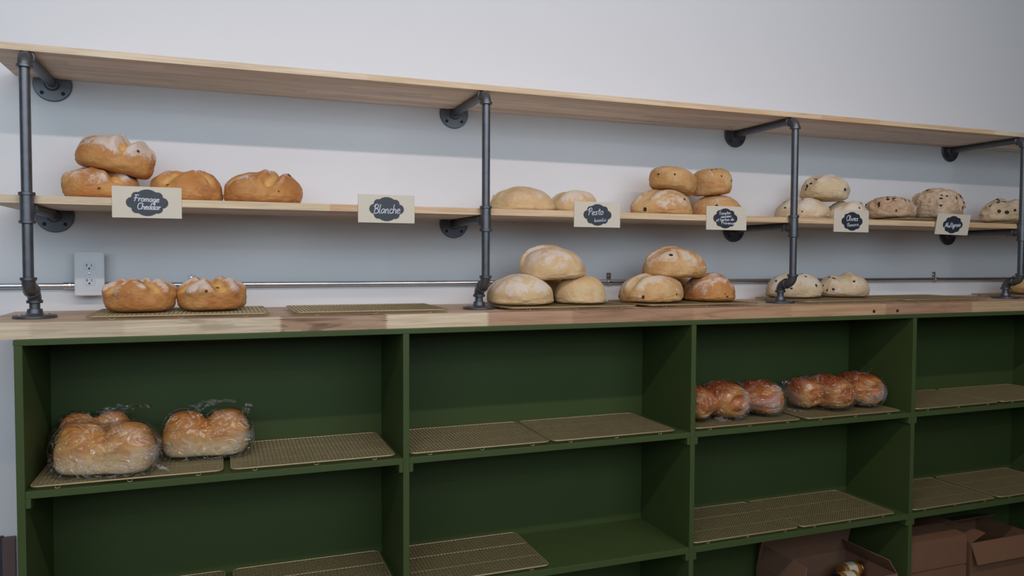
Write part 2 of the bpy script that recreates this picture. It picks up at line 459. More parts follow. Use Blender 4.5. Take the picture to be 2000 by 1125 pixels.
# ------------------------------------------------------------------ wire cooling racks
RW, RD, RH = 0.446, 0.306, 0.0125
def make_rack():
    t = thing('cooling_rack', '', 'cooling rack', group='brass coloured wire cooling racks')
    r = 0.0024; x0, x1, y0, y1, c = -RW / 2, RW / 2, -RD / 2, RD / 2, 0.018
    pts = []
    for (cx, cy, a0) in ((x1 - c, y1 - c, 0), (x0 + c, y1 - c, PI / 2), (x0 + c, y0 + c, PI), (x1 - c, y0 + c, 1.5 * PI)):
        for k in range(5):
            a = a0 + PI / 2 * k / 4
            pts.append((cx + c * math.cos(a), cy + c * math.sin(a), RH - r))
    pts.append(pts[0])
    b = MB(); b.tube(pts, r, 8); b.build('rim', M['wire'], t)
    b = MB(); w = 0.00085
    nx, ny = 40, 28
    for i in range(1, nx):
        x = x0 + RW * i / nx; e = .006 if x < x0 + c * .8 or x > x1 - c * .8 else 0
        b.box(x - w, x + w, y0 + e, y1 - e, RH - .0026, RH - .001)
    for i in range(1, ny):
        y = y0 + RD * i / ny; e = .006 if y < y0 + c * .8 or y > y1 - c * .8 else 0
        b.box(x0 + e, x1 - e, y - w, y + w, RH - .0042, RH - .0026)
    b.build('wire_grid', M['wire'], t)
    b = MB()
    for y in (y0 + .10, y1 - .10): b.tube([(x0, y, RH - .0058), (x1, y, RH - .0058)], .0017, 6)
    b.build('cross_bar', M['wire'], t)
    for x in (x0 + .06, 0, x1 - .06):
        for y in (y0 + .003, y1 - .003):
            b = MB(); b.tube([(x - .006, y, RH - .003), (x - .005, y, .0018), (x, y, .0013), (x + .005, y, .0018), (x + .006, y, RH - .003)], .0013, 6)
            b.build('foot', M['wire'], t)
    return t
rack0 = make_rack(); used = [False]
def rack(xl, yf, z, label, rz=0.0):
    loc = (xl + RW / 2, yf + RD / 2, z + 0.0002)
    if not used[0]:
        rack0.location = loc; rack0.rotation_euler = (0, 0, rz); rack0['label'] = label; used[0] = True; return rack0
    return dup(rack0, loc, (0, 0, rz), label)
S1, S2 = SZ[0][0], SZ[1][0]
rack(0.140, -0.440, 0, 'wire rack on the countertop under the two golden cheddar loaves')
rack(0.656, -0.436, 0, 'empty wire rack on the countertop below the second name sign')
rack(1.300, -0.436, 0, 'wire rack on the countertop under the pesto loaf pile')
rack(1.795, -0.432, 0, 'wire rack on the countertop under the tomato loaf pile')
rack(2.480, -0.400, 0, 'wire rack on the countertop under the two olive loaves')
rack(2.955, -0.415, 0, 'empty wire rack on the countertop above the two drilled holes')
rack(3.695, -0.400, 0, 'wire rack on the countertop behind the rightmost pipe foot')
rack(3.030, -0.338, 0.322, 'wire rack on the lower wall shelf under two multigrain loaves')
rack(3.685, -0.338, 0.322, 'wire rack on the lower wall shelf at the right edge')
rack(0.017, -0.4755, S1, 'wire rack holding the bagged white loaves at upper left of the cabinet')
rack(0.485, -0.474, S1, 'empty wire rack right of the bagged white loaves')
rack(0.974, -0.474, S1, 'left empty wire rack in the second bay, upper shelf')
rack(1.430, -0.474, S1, 'right empty wire rack in the second bay, upper shelf')
rack(1.952, -0.474, S1, 'wire rack under the left bagged brioche, against the upright')
rack(2.425, -0.474, S1, 'wire rack under the right bagged brioche')
rack(2.948, -0.474, S1, 'left empty wire rack in the fourth bay, upper shelf')
rack(3.412, -0.4745, S1, 'right empty wire rack in the fourth bay, upper shelf')
rack(0.020, -0.4755, S2, 'wire rack at bottom left with only its back rim in view')
rack(0.490, -0.4755, S2, 'empty wire rack in the first bay, second shelf down, beside the upright')
rack(0.974, -0.474, S2, 'lone empty wire rack in the second bay, second shelf down')
rack(1.950, -0.474, S2, 'left empty wire rack in the third bay, second shelf down')
rack(2.408, -0.474, S2, 'right empty wire rack in the third bay, second shelf down')
rack(2.945, -0.474, S2, 'left empty wire rack in the fourth bay, second shelf down')
rack(3.412, -0.474, S2, 'right empty wire rack in the fourth bay, second shelf down')

# ------------------------------------------------------------------ loaves
def ico(level):
    bm = bmesh.new(); bmesh.ops.create_icosphere(bm, subdivisions=level, radius=1)
    v = np.array([q.co[:] for q in bm.verts]); f = [[q.index for q in p.verts] for p in bm.faces]
    bm.free(); return v, f
ICO_V, ICO_F = ico(6)
def sstep(a, b, x):
    t = np.clip((x - a) / (b - a), 0, 1); return t * t * (3 - 2 * t)
def nz(P, s, seed, oct_=1):
    o = Vector((seed * 3.17, seed * 1.71, seed * 7.3))
    if oct_ == 1: return np.array([noise.noise(Vector(p) * s + o) for p in P])
    return np.array([noise.fractal(Vector(p) * s + o, 0.9, 2.1, oct_) for p in P])
def finish(name, P, F, attrs, mat, par):
    me = bpy.data.meshes.new(name)
    me.from_pydata([tuple(p) for p in P], [], F)
    me.polygons.foreach_set('use_smooth', [True] * len(F))
    for k, v in attrs.items():
        a = me.attributes.new(k, 'FLOAT', 'POINT'); a.data.foreach_set('value', np.asarray(v, dtype=np.float32))
    me.update()
    return mesh_obj(name, me, mat, par)

from mathutils.bvhtree import BVHTree
LOAVES = []
def loaf(name, label, mat, loc, w, d, h, seed, cuts=(), flour=0.4, spots=0, rot=(0, 0, 0), rough=0.02, lump=0.05,
         ear=0.0, group=None, zc=0.34, pu=2.25, pl=3.2, bake=0.35, spotr=0.0055, flour_lip=0.5, crag=0.0, rests_on=()):
    """round hearth loaf, flat underneath; cuts = [(angle, offset, width, depth)]"""
    rnd = random.Random(seed); D = ICO_V; rho = np.hypot(D[:, 0], D[:, 1]); z = D[:, 2]; up = z >= 0
    p = np.where(up, pu, pl)
    k = (rho ** p + np.abs(z) ** p) ** (-1 / p)
    n1 = nz(D, 1.3, seed); n2 = nz(D, 2.9, seed + 5)
    k = k * (1 + lump * 1.25 * n1 + rough * n2)
    hc = zc * h
    X = k * D[:, 0] * w / 2; Y = k * D[:, 1] * d / 2
    Z = np.where(up, hc + k * z * (h - hc), hc + k * z * hc * 1.12)
    topw = sstep(0.12, 0.55, z)
    split = np.zeros(len(D)); lips = np.zeros(len(D)); disp = np.zeros(len(D)); earw = np.zeros(len(D))
    wob = nz(D, 2.4, seed + 9) * 0.06
    for (ang, off, cw, cd) in cuts:
        t = (k * D[:, 0] * math.sin(ang) - k * D[:, 1] * math.cos(ang)) - off + wob
        g = np.exp(-(t / cw) ** 2); lp = np.exp(-((np.abs(t) - 1.75 * cw) / (.75 * cw)) ** 2)
        l1 = np.exp(-((t - 1.6 * cw) / (.6 * cw)) ** 2)
        if ear: earw = np.maximum(earw, l1 * topw)
        disp += (-cd * g + cd * .45 * lp + ear * l1) * topw
        split = np.maximum(split, sstep(.35, .8, g) * topw); lips = np.maximum(lips, lp * topw)
    disp += nz(D, 7.5, seed + 21) * .0012
    if crag:
        c1 = np.array([noise.turbulence(Vector(q) * 4.5 + Vector((seed, 2, 7)), 4, False, noise_basis='PERLIN_ORIGINAL') for q in D])
        disp += (c1 - c1.mean()) * crag * sstep(-.5, 0, z)
    nrm = np.stack([X / (w * w), Y / (d * d), (Z - hc) / (h * h)], 1); nrm /= np.linalg.norm(nrm, axis=1)[:, None]
    P = np.stack([X, Y, Z], 1) + nrm * disp[:, None]
    spot = np.zeros(len(D))
    for _ in range(spots):
        a = rnd.uniform(0, 2 * PI); zz = rnd.uniform(-.1, .95); q = math.sqrt(1 - zz * zz)
        c = np.array([q * math.cos(a), q * math.sin(a), zz]); i = int(np.argmax(D @ c)); cp = P[i].copy()
        sr = spotr * rnd.uniform(.6, 1.25); st = np.array([rnd.uniform(.7, 1.5), rnd.uniform(.7, 1.5), rnd.uniform(.7, 1.4)])
        dd = np.linalg.norm((P - cp) * st, axis=1)
        s = sstep(1.25, .7, dd / sr); spot = np.maximum(spot, s)
        P += nrm * (s * .0016)[:, None]
    P[:, 2] = np.where(P[:, 2] < .012, .012 * np.exp((P[:, 2] - .012) / .012), P[:, 2])
    P[:, 2] -= P[:, 2].min()
    fl = (sstep(-.35, .6, z) - earw) * flour + n1 * .35 * flour + flour_lip * lips * flour * 1.4 - split * .5
    bk = np.clip(bake * (sstep(.0, .8, z) * .9 + n1 * .8) + earw * .9, 0, 1)
    if rests_on:   # the soft underside takes the shape of the loaves below
        Mw = Matrix.Translation(loc) @ Euler(rot).to_matrix().to_4x4(); Mi = Mw.inverted()
        for i in np.nonzero(P[:, 2] < h * .75)[0]:
            q = Mw @ Vector(P[i]); zt = None
            for bv in rests_on:
                hit = bv.ray_cast(Vector((q.x, q.y, 2.0)), Vector((0, 0, -1)))
                if hit[0] is not None: zt = hit[0].z if zt is None else max(zt, hit[0].z)
            if zt is not None and q.z < zt + .0016:
                q.z = zt + .0016; P[i] = (Mi @ q)[:]
    t = thing(name, label, 'bread', loc, rot, group)
    Mw = Matrix.Translation(loc) @ Euler(rot).to_matrix().to_4x4()
    LOAVES.append(BVHTree.FromPolygons([Mw @ Vector(p) for p in P], ICO_F))
    finish('crust', P, ICO_F, dict(flour=fl, split=split, spot=spot, bake=bk), M[mat], t)
    return t

C2 = lambda a, w=.16, dp=.016: [(a, 0.02, w, dp), (a + PI / 2, -.03, w, dp)]
LG = 'round hearth loaves'
# fromage cheddar
loaf('bread_loaf', 'golden loaf at the bottom left of the pile behind the first name sign', 'cheddar', (0.146, -0.185, 0.322), 0.194, 0.19, 0.086, 1, C2(.6), .36, 3, (0, 0, 0), group='cheddar loaves', pu=2.9, zc=.42, bake=.3)
loaf('bread_loaf', 'golden split-top loaf just right of the first name sign', 'cheddar', (0.372, -0.185, 0.322), 0.202, 0.19, 0.094, 2, [(.9, .1, .2, .014), (2.6, -.25, .1, .008)], .22, 3, group='cheddar loaves', pu=2.5, zc=.38)
loaf('bread_loaf', 'floury golden loaf tilted on top of the cheddar pile', 'cheddar', (0.18, -0.183, 0.401), 0.2, 0.185, 0.104, 3, [(1.35, .30, .15, .016), (2.9, .2, .15, .014)], .66, 3, (0.02, 0.19, .1), group='cheddar loaves', pu=2.7, zc=.44, bake=.25, flour_lip=.8, rests_on=LOAVES[-2:])
loaf('bread_loaf', 'golden loaf alone between the first and second name signs', 'cheddar', (0.586, -0.2, 0.322), 0.226, 0.2, 0.103, 4, [(1.2, .42, .13, .016), (.25, .1, .15, .006)], .28, 4, group='cheddar loaves', pu=2.15, zc=.30)
loaf('bread_loaf', 'glossy golden loaf beside the outlet on the countertop', 'cheddar', (0.2535, -0.28, 0.0129), 0.183, 0.185, 0.088, 5, C2(.55, .2, .014), .22, 3, group='cheddar loaves', pu=2.9, zc=.46, bake=.45, flour_lip=1.7)
loaf('bread_loaf', 'golden loaf with floury corners, right one of the countertop pair', 'cheddar', (0.439, -0.28, 0.0129), 0.185, 0.185, 0.09, 6, C2(.35, .22, .015), .20, 3, group='cheddar loaves', pu=2.7, zc=.44, bake=.35, flour_lip=1.9)
# pesto
loaf('bread_loaf', 'pale loaf on the lower wall shelf right of the second pipe', 'pesto', (1.436, -0.185, 0.322), 0.226, 0.2, 0.092, 11, [(.2, -.2, .12, .006)], .40, 3, group='pesto loaves', pu=2.0, zc=.24, bake=.15)
loaf('bread_loaf', 'small pale loaf half hidden by the third name sign', 'pesto', (1.640, -0.160, .322), .166, .17, .089, 12, [(.1, 0, .3, .008)], .56, 0, group='pesto loaves', pu=2.3, zc=.32, bake=.1)
loaf('bread_loaf', 'flour dusted pale loaf at the lower left of the pesto pile', 'pesto', (1.391, -0.285, 0.0129), 0.222, 0.2, 0.104, 13, [(.15, -.35, .12, .006)], .72, 0, (0, 0, .1), group='pesto loaves', pu=2.1, zc=.24, bake=.1)
loaf('bread_loaf', 'smooth yellowish loaf at the lower right of the pesto pile', 'pesto', (1.61, -0.285, 0.0129), 0.174, 0.175, 0.101, 14, [], .16, 0, group='pesto loaves', pu=2.15, zc=.24, bake=.25)
loaf('bread_loaf', 'loaf in the shade behind the pesto pile', 'pesto', (1.560, -0.105, .0129), .18, .17, .09, 16, [], .3, 0, group='pesto loaves', pu=2.1, zc=.36)
loaf('bread_loaf', 'floury loaf with a brown ear on top of the pesto pile', 'pesto', (1.516, -0.262, 0.094), 0.232, 0.2, 0.11, 15, [(0.12, -.42, .10, .004)], .58, 0, (0, -.04, 0), ear=.012, group='pesto loaves', pu=2.0, zc=.25, bake=.35, rests_on=LOAVES[-3:])
# tomato
loaf('bread_loaf', 'floury-topped loaf at the lower left of the tomato pile on the wall shelf', 'tomato', (1.99, -0.185, 0.322), 0.234, 0.2, 0.104, 21, [(.3, .1, .2, .006)], .46, 3, group='tomato loaves', pu=2.2, zc=.24)
loaf('bread_loaf', 'loaf behind the fourth name sign', 'tomato', (2.238, -0.175, 0.322), 0.196, 0.19, 0.094, 22, [], .36, 3, group='tomato loaves', pu=2.0, zc=.24)
loaf('bread_loaf', 'pale loaf leaning right at the upper left of the tomato pile on the wall shelf', 'tomato', (2.03, -0.185, 0.412), 0.182, 0.17, 0.094, 23, [], .30, 9, (0.0, .22, .2), group='tomato loaves', pu=2.5, zc=.46, bake=.05, rests_on=LOAVES[-2:])
loaf('bread_loaf', 'pale rounded loaf at the upper right of the tomato pile on the wall shelf', 'tomato', (2.218, -0.17, 0.408), 0.152, 0.16, 0.104, 24, [], .22, 8, (0.0, -.08, 0), group='tomato loaves', pu=2.5, zc=.46, bake=.05, rests_on=LOAVES[-3:-1])
loaf('bread_loaf', 'pale floury loaf at the lower left of the tomato pile on the countertop', 'tomato', (1.887, -0.285, 0.0129), 0.23, 0.2, 0.105, 25, [(.2, .2, .15, .006)], .56, 6, group='tomato loaves', pu=2.3, zc=.24, bake=.1)
loaf('bread_loaf', 'darker orange loaf at the lower right of the tomato pile on the countertop', 'cheddar', (2.134, -0.285, 0.0129), 0.184, 0.19, 0.103, 26, [], .40, 6, group='tomato loaves', pu=2.2, zc=.24, bake=.3, rough=.035)
loaf('bread_loaf', 'loaf in the shade behind the tomato pile on the countertop', 'tomato', (2.090, -0.105, .0129), .19, .17, .09, 28, [], .3, 3, group='tomato loaves', pu=2.1, zc=.36, bake=.5)
loaf('bread_loaf', 'browned loaf on top of the tomato pile on the countertop', 'tomato', (1.999, -0.262, 0.098), 0.24, 0.2, 0.112, 27, [(0.15, -.40, .11, .004)], .54, 3, (0, .02, 0), ear=.008, group='tomato loaves', pu=2.0, zc=.25, bake=.6, rests_on=LOAVES[-3:])
# olives
loaf('bread_loaf', 'speckled pale loaf behind the third pipe on the wall shelf', 'olive', (2.64, -0.185, 0.322), 0.222, 0.2, 0.092, 31, [(.4, .1, .2, .008)], .52, 15, group='olive loaves', pu=2.2, zc=.24, bake=.1, rough=.04)
loaf('bread_loaf', 'speckled pale loaf behind the fifth name sign', 'olive', (2.87, -0.175, 0.322), 0.174, 0.18, 0.088, 32, [(.3, .2, .2, .006)], .58, 16, group='olive loaves', pu=2.1, zc=.24, bake=.05, rough=.04)
loaf('bread_loaf', 'speckled pale loaf on top of the olive pile', 'olive', (2.752, -0.182, 0.404), 0.192, 0.18, 0.104, 33, [(.2, 0, .2, .006)], .50, 15, (0, .05, 0), group='olive loaves', pu=2.3, zc=.40, bake=.1, rough=.04, rests_on=LOAVES[-2:])
loaf('bread_loaf', 'speckled loaf behind the elbow of the third pipe on the countertop', 'olive', (2.622, -0.168, 0.0129), 0.235, 0.19, 0.104, 34, [(.4, .1, .2, .006)], .60, 16, group='olive loaves', pu=2.15, zc=.26, bake=.2, rough=.03)
loaf('bread_loaf', 'speckled loaf right of the third pipe on the countertop', 'olive', (2.866, -0.178, 0.0129), 0.216, 0.18, 0.101, 35, [(1.2, -.2, .22, .010)], .40, 14, group='olive loaves', pu=2.2, zc=.26, bake=.3, rough=.03)
# multigrain
loaf('bread_loaf', 'flatter craggy brown loaf right of the fifth name sign', 'multigrain', (3.105, -0.18, 0.3375), 0.21, 0.19, 0.096, 41, [(.3, .3, .12, .006)], .25, 26, (0, .02, 0), group='multigrain loaves', pu=2.1, zc=.36, rough=.04, crag=.006, bake=.35, spotr=.007)
loaf('bread_loaf', 'tall craggy loaf standing behind the sixth name sign', 'multigrain', (3.37, -0.185, 0.3395), 0.216, 0.19, 0.136, 42, [], .36, 22, (0, .05, 0), group='multigrain loaves', pu=2.3, zc=.44, rough=.04, crag=.008, bake=.1, spotr=.008)
loaf('bread_loaf', 'dark-speckled loaf at the right edge of the wall shelf', 'olive', (3.792, -0.19, 0.3349), 0.246, 0.19, 0.112, 43, [(.5, .1, .2, .010)], .32, 30, group='multigrain loaves', pu=2.1, zc=.34, rough=.04, crag=.004, bake=.45, spotr=.009)
loaf('bread_loaf', 'brown loaf behind the rightmost pipe on the countertop', 'tomato', (3.930, -0.225, .0129), .24, .19, .104, 44, [(.5, .1, .2, .010)], .3, 12, group='multigrain loaves', pu=2.2, zc=.36, rough=.04, bake=.5)

# ------------------------------------------------------------------ bagged sandwich loaves
BAG_V, BAG_F = ico(6)
def smin(a, b, k):
    h = np.clip(.5 + .5 * (b - a) / k, 0, 1); return b * (1 - h) + a * h - k * h * (1 - h)
def lobes_field(P, lobes, k, off):
    f = None
    for (cx, cy, cz, rx, ry, rz, p) in lobes:
        q = (np.abs((P[:, 0] - cx) / (rx + off)) ** p + np.abs((P[:, 1] - cy) / (ry + off)) ** p + np.abs((P[:, 2] - cz) / (rz + off)) ** p) ** (1 / p) - 1
        q = q * min(rx, ry, rz)
        f = q if f is None else smin(f, q, k)
    return f
def star(lobes, k, off, center, V, rmax):
    lo = np.zeros(len(V)); hi = np.full(len(V), rmax)
    c = np.array(center)
    # march inward for the outermost surface, then bisect
    N = 90; r = np.full(len(V), rmax); found = np.zeros(len(V), bool)
    for i in range(N):
        rr = rmax * (1 - i / N)
        f = lobes_field(c + V * rr, lobes, k, off)
        new = (~found) & (f < 0); lo[new] = rr; hi[new] = rr + rmax / N; found |= new
    for _ in range(12):
        m = (lo + hi) / 2; f = lobes_field(c + V * m[:, None], lobes, k, off)
        lo = np.where(f < 0, m, lo); hi = np.where(f < 0, hi, m)
    return c + V * ((lo + hi) / 2)[:, None]

def crumple(name, mat, par, pts, wid, seed, amp=.008, n=16, m=10):
    """a loose gathered end of film: ribbon along pts, wid = half widths, crumpled by noise"""
    me_v = []; me_f = []
    pts = [Vector(p) for p in pts]
    for i in range(n):
        t = i / (n - 1) * (len(pts) - 1); a = min(int(t), len(pts) - 2); u = t - a
        c = pts[a].lerp(pts[a + 1], u); hw = wid[a] + (wid[a + 1] - wid[a]) * u
        for j in range(m):
            s = j / (m - 1) * 2 - 1
            q = Vector((c.x + s * hw, c.y, c.z))
            o = noise.noise_vector(q * 45 + Vector((seed, 0, 0))) * amp + noise.noise_vector(q * 110 + Vector((seed, 4, 0))) * amp * .4
            me_v.append(q + o)
    for i in range(n - 1):
        for j in range(m - 1):
            a = i * m + j; me_f.append((a, a + 1, a + m + 1, a + m))
    me = bpy.data.meshes.new(name); me.from_pydata(me_v, [], me_f)
    me.polygons.foreach_set('use_smooth', [True] * len(me_f))
    return mesh_obj(name, me, mat, par)

def bagged(label, mat, loc, lobes, seed, rot=(0, 0, 0), ends=(), dimple=False, bake=.5, group=None, center=(0, 0, .06), rmax=.3, fogw=.0):
    t = thing('bagged_bread', label, 'bagged bread', loc, rot, group)
    P = star(lobes, .012, 0, center, ICO_V, rmax)
    D = ICO_V; n1 = nz(P, 14, seed); n2 = nz(P, 45, seed + 3)
    P = P + D * (n1 * .003 + n2 * .0008)[:, None]
    spl = np.zeros(len(P))
    if dimple:
        for (cx, cy, cz, rx, ry, rz, p) in lobes:
            r = np.hypot((P[:, 0] - cx) / rx, (P[:, 2] - cz * .9) / rz); fr = sstep(cy - .35 * ry, cy - .8 * ry, P[:, 1])
            ringd = np.exp(-((r - .38) / .16) ** 2) * fr
            P[:, 1] += ringd * .010; spl = np.maximum(spl, np.exp(-((r - .75) / .22) ** 2) * fr * .7)
    P[:, 2] = np.where(P[:, 2] < .008, .008 * np.exp((P[:, 2] - .008) / .008), P[:, 2])
    zr = P[:, 2] / P[:, 2].max()
    bk = np.clip(bake * sstep(.35, .95, zr) * 1.5 + n1 * .25, 0, 1)
    pale = sstep(.62, .12, zr) * (.45 if dimple else .85) + spl
    bread = finish('bread', P + np.array([0, 0, .0016]), ICO_F, dict(flour=np.zeros(len(P)), split=np.clip(pale, 0, 1), spot=np.zeros(len(P)), bake=bk), M[mat], t)
    B = star(lobes, .026, .005, center, BAG_V, rmax + .02)
    wr = np.array([abs(noise.noise(Vector((q[0] * 12 + q[2] * 8, q[1] * 12, q[2] * 18 - q[0] * 7)) + Vector((seed, 1, 3)))) for q in B])
    wr2 = nz(B, 60, seed + 8)
    B = B + BAG_V * ((.5 - wr) * .010 + wr2 * .0006 + .001)[:, None]
    B[:, 2] = np.maximum(B[:, 2], 0.0003 + .0006 * (wr2 + .5))
    bag = finish('plastic_bag', B, BAG_F, {}, M['bag'], t)
    for (pts, wid, s) in ends: crumple('bag_end', M['bag'], bag, pts, wid, s)
    return t

ZR1 = S1 + RH + .0006
L2 = lambda a, rx, ry, rz, dz=0: [(-a, 0, (rz + dz) * .92, rx, ry, rz + dz, 2.5), (a, .004, rz * .92, rx, ry, rz, 2.5), (0, .002, rz * .62, a + rx * .93, ry * .97, rz * .62, 4.5)]
BG = 'bagged white loaves'
bagged('clear bag holding a two-lobed white loaf, nearest the left end', 'white_loaf', (0.176, -0.406, ZR1), L2(.056, .060, .051, .067, .002), 51, (0, 0, -.24),
       [([(-.02, .045, .130), (.01, .052, .152), (.05, .056, .166), (.085, .056, .158)], [.03, .045, .05, .02], 3.1), ([(.122, .01, .02), (.14, -.005, .010), (.160, -.015, .007)], [.008, .014, .006], 5.2)], group=BG, bake=.45, center=(0, 0, .062))
bagged('bagged loaf standing behind the leftmost bagged white loaf', 'white_loaf', (0.130, -0.246, ZR1), L2(.042, .050, .046, .068), 52, (0, 0, -.05),
       [([(.03, 0, .125), (.06, 0, .145), (.09, .0, .150)], [.02, .035, .02], 6.1)], group=BG, bake=.4, center=(0, 0, .058))
bagged('clear bag holding a two-lobed white loaf, right one of the left group', 'white_loaf', (0.421, -0.300, ZR1), L2(.054, .058, .053, .066), 53, (0, 0, -.10),
       [([(-.04, .02, .122), (-.01, .03, .140), (.03, .036, .150), (.06, .03, .140)], [.02, .04, .045, .02], 1.4), ([(.100, .0, .115), (.112, -.01, .135), (.118, -.01, .146)], [.010, .016, .008], 2.2)], group=BG, bake=.5, center=(0, 0, .06))
L3 = [(-.128, .0, .060, .046, .095, .061, 2.4), (.002, 0, .060, .074, .100, .065, 2.4), (.160, .0, .058, .066, .100, .062, 2.4)]
bagged('clear bag of reddish three-lobed brioche half hidden by the upright', 'brioche', (2.156, -0.345, ZR1), L3, 54, (0, 0, 0),
       [([(.222, -.02, .085), (.246, -.02, .10), (.268, -.02, .122)], [.012, .02, .024], 4.4), ([(.210, -.09, .035), (.238, -.09, .025), (.258, -.10, .02)], [.010, .016, .014], 7.7), ([(-.09, -.098, .022), (-.08, -.112, .014), (-.07, -.118, .008)], [.016, .026, .018], 7.9)],
       True, .75, 'bagged brioche loaves', (0, 0, .06), .34)
L3b = [(-.124, .035, .056, .050, .070, .058, 2.4), (-.036, -.01, .062, .074, .100, .064, 2.4), (.120, -.005, .062, .072, .100, .065, 2.4)]
bagged('clear bag of reddish three-lobed brioche on the rack by the right upright', 'brioche', (2.672, -0.340, ZR1), L3b, 55, (0, 0, .04),
       [([(.172, .0, .105), (.182, .0, .135), (.188, .0, .154)], [.010, .018, .010], 8.8)], True, .85, 'bagged brioche loaves', (0, 0, .06), .34)

# ------------------------------------------------------------------ name signs
G = {  # strokes in a handwriting box: x right, y up, cap height 1, x height .5
 'F': (.55, [[(.05, .95), (.3, 1.0), (.6, .98)], [(.25, .98), (.2, .5), (.12, 0)], [(.0, .5), (.25, .52), (.48, .54)]]),
 'r': (.36, [[(.02, .42), (.1, .48), (.08, 0)], [(.09, .25), (.2, .44), (.36, .46)]]),
 'o': (.42, [[(.24, .48), (.08, .42), (.04, .18), (.16, 0), (.32, .1), (.36, .34), (.24, .48), (.4, .44)]]),
 'm': (.62, [[(.04, .48), (.06, .0)], [(.06, .3), (.18, .47), (.26, .4), (.26, 0)], [(.27, .3), (.4, .47), (.5, .4), (.5, .06), (.58, .02)]]),
 'a': (.44, [[(.34, .42), (.18, .48), (.05, .3), (.08, .04), (.22, .04), (.34, .26)], [(.36, .48), (.34, .1), (.44, .02)]]),
 'g': (.44, [[(.34, .42), (.18, .48), (.05, .3), (.1, .06), (.24, .08), (.34, .3)], [(.36, .48), (.34, -.15), (.2, -.38), (.06, -.28), (.2, -.1), (.44, .05)]]),
 'e': (.40, [[(.04, .22), (.2, .26), (.34, .36), (.22, .48), (.06, .34), (.06, .08), (.2, 0), (.4, .1)]]),
 'C': (.56, [[(.52, .85), (.36, 1.0), (.12, .8), (.04, .4), (.16, .04), (.36, .0), (.54, .16)]]),
 'h': (.42, [[(.08, 1.0), (.06, .5), (.05, 0)], [(.06, .25), (.2, .46), (.32, .38), (.32, .05), (.42, .02)]]),
 'd': (.44, [[(.32, .38), (.18, .46), (.05, .3), (.08, .04), (.22, .04), (.34, .26)], [(.38, 1.02), (.35, .5), (.35, .08), (.44, .02)]]),
 'B': (.56, [[(.14, .95), (.13, .5), (.1, .0)], [(.0, .72), (.2, 1.0), (.44, .88), (.4, .62), (.16, .52)], [(.16, .52), (.48, .42), (.5, .12), (.28, -.02), (.06, .04)]]),
 'l': (.22, [[(.1, 1.0), (.06, .5), (.06, .08), (.2, .0)]]),
 'n': (.42, [[(.04, .46), (.06, 0)], [(.06, .26), (.2, .47), (.3, .4), (.3, .06), (.42, .0)]]),
 'c': (.36, [[(.32, .4), (.18, .48), (.05, .28), (.1, .04), (.24, .0), (.36, .1)]]),
 'P': (.54, [[(.2, .92), (.18, .5), (.14, -.04)], [(.0, .62), (.12, .92), (.36, 1.0), (.5, .78), (.38, .54), (.18, .46)]]),
 's': (.36, [[(.32, .42), (.18, .48), (.08, .36), (.24, .22), (.28, .06), (.12, 0), (.02, .06)]]),
 't': (.34, [[(.2, .9), (.16, .4), (.16, .08), (.32, .02)], [(.02, .55), (.2, .58), (.36, .62)]]),
 'b': (.42, [[(.08, 1.0), (.06, .4), (.06, .04)], [(.06, .24), (.2, .46), (.34, .3), (.28, .04), (.08, .02)]]),
 'i': (.20, [[(.1, .46), (.08, .1), (.18, .02)], [(.1, .64), (.12, .68)]]),
 'T': (.56, [[(.02, .92), (.3, .98), (.6, 1.0)], [(.32, .98), (.28, .5), (.22, 0)]]),
 'é': (.40, [[(.04, .22), (.2, .26), (.34, .36), (.22, .48), (.06, .34), (.06, .08), (.2, 0), (.4, .1)], [(.16, .6), (.28, .74)]]),
 'v': (.40, [[(.02, .48), (.16, .02), (.34, .48), (.42, .44)]]),
 'O': (.60, [[(.34, 1.0), (.1, .8), (.04, .36), (.2, .0), (.44, .1), (.56, .5), (.46, .9), (.3, 1.0), (.5, .96)]]),
 'R': (.56, [[(.14, .94), (.12, .5), (.1, 0)], [(.0, .7), (.2, 1.0), (.46, .86), (.38, .58), (.14, .5), (.34, .3), (.56, .0)]]),
 'M': (.78, [[(.0, .0), (.14, .6), (.2, .98), (.28, .5), (.36, .2), (.5, .7), (.58, 1.0), (.6, .4), (.72, .02)]]),
 'u': (.44, [[(.04, .46), (.06, .1), (.2, .02), (.34, .3)], [(.34, .48), (.34, .08), (.44, .02)]]),
 ' ': (.28, []),
}
def smooth_pts(p, n=6):
    if len(p) < 3: return p
    out = []
    for i in range(len(p) - 1):
        p0 = p[max(i - 1, 0)]; p1 = p[i]; p2 = p[i + 1]; p3 = p[min(i + 2, len(p) - 1)]
        for j in range(n):
            t = j / n
            out.append(tuple(.5 * (2 * p1[k] + (p2[k] - p0[k]) * t + (2 * p0[k] - 5 * p1[k] + 4 * p2[k] - p3[k]) * t * t + (3 * p1[k] - p0[k] - 3 * p2[k] + p3[k]) * t ** 3) for k in (0, 1)))
    out.append(p[-1]); return out
def writing(lines, cx, cz, y, seed):
    """lines: (text, x centre, baseline z, cap height, total width, slope)"""
    rnd = random.Random(seed); b = MB()
    for (txt, lx, lz, cap, width, slope) in lines:
        adv = sum(G[c][0] for c in txt); s = width / adv; x = 0
        for c in txt:
            for st in G[c][1]:
                pts = [(lx - width / 2 + (x + q[0]) * s + .14 * q[1] * cap, lz + q[1] * cap + slope * ((x + q[0]) * s - width / 2)) for q in smooth_pts(st)]
                b.tube([(cx + q[0], y, cz + q[1]) for q in pts], .00150 if cap > .015 else .0010, 6, True, True, None, .25)
            x += G[c][0]
    return b
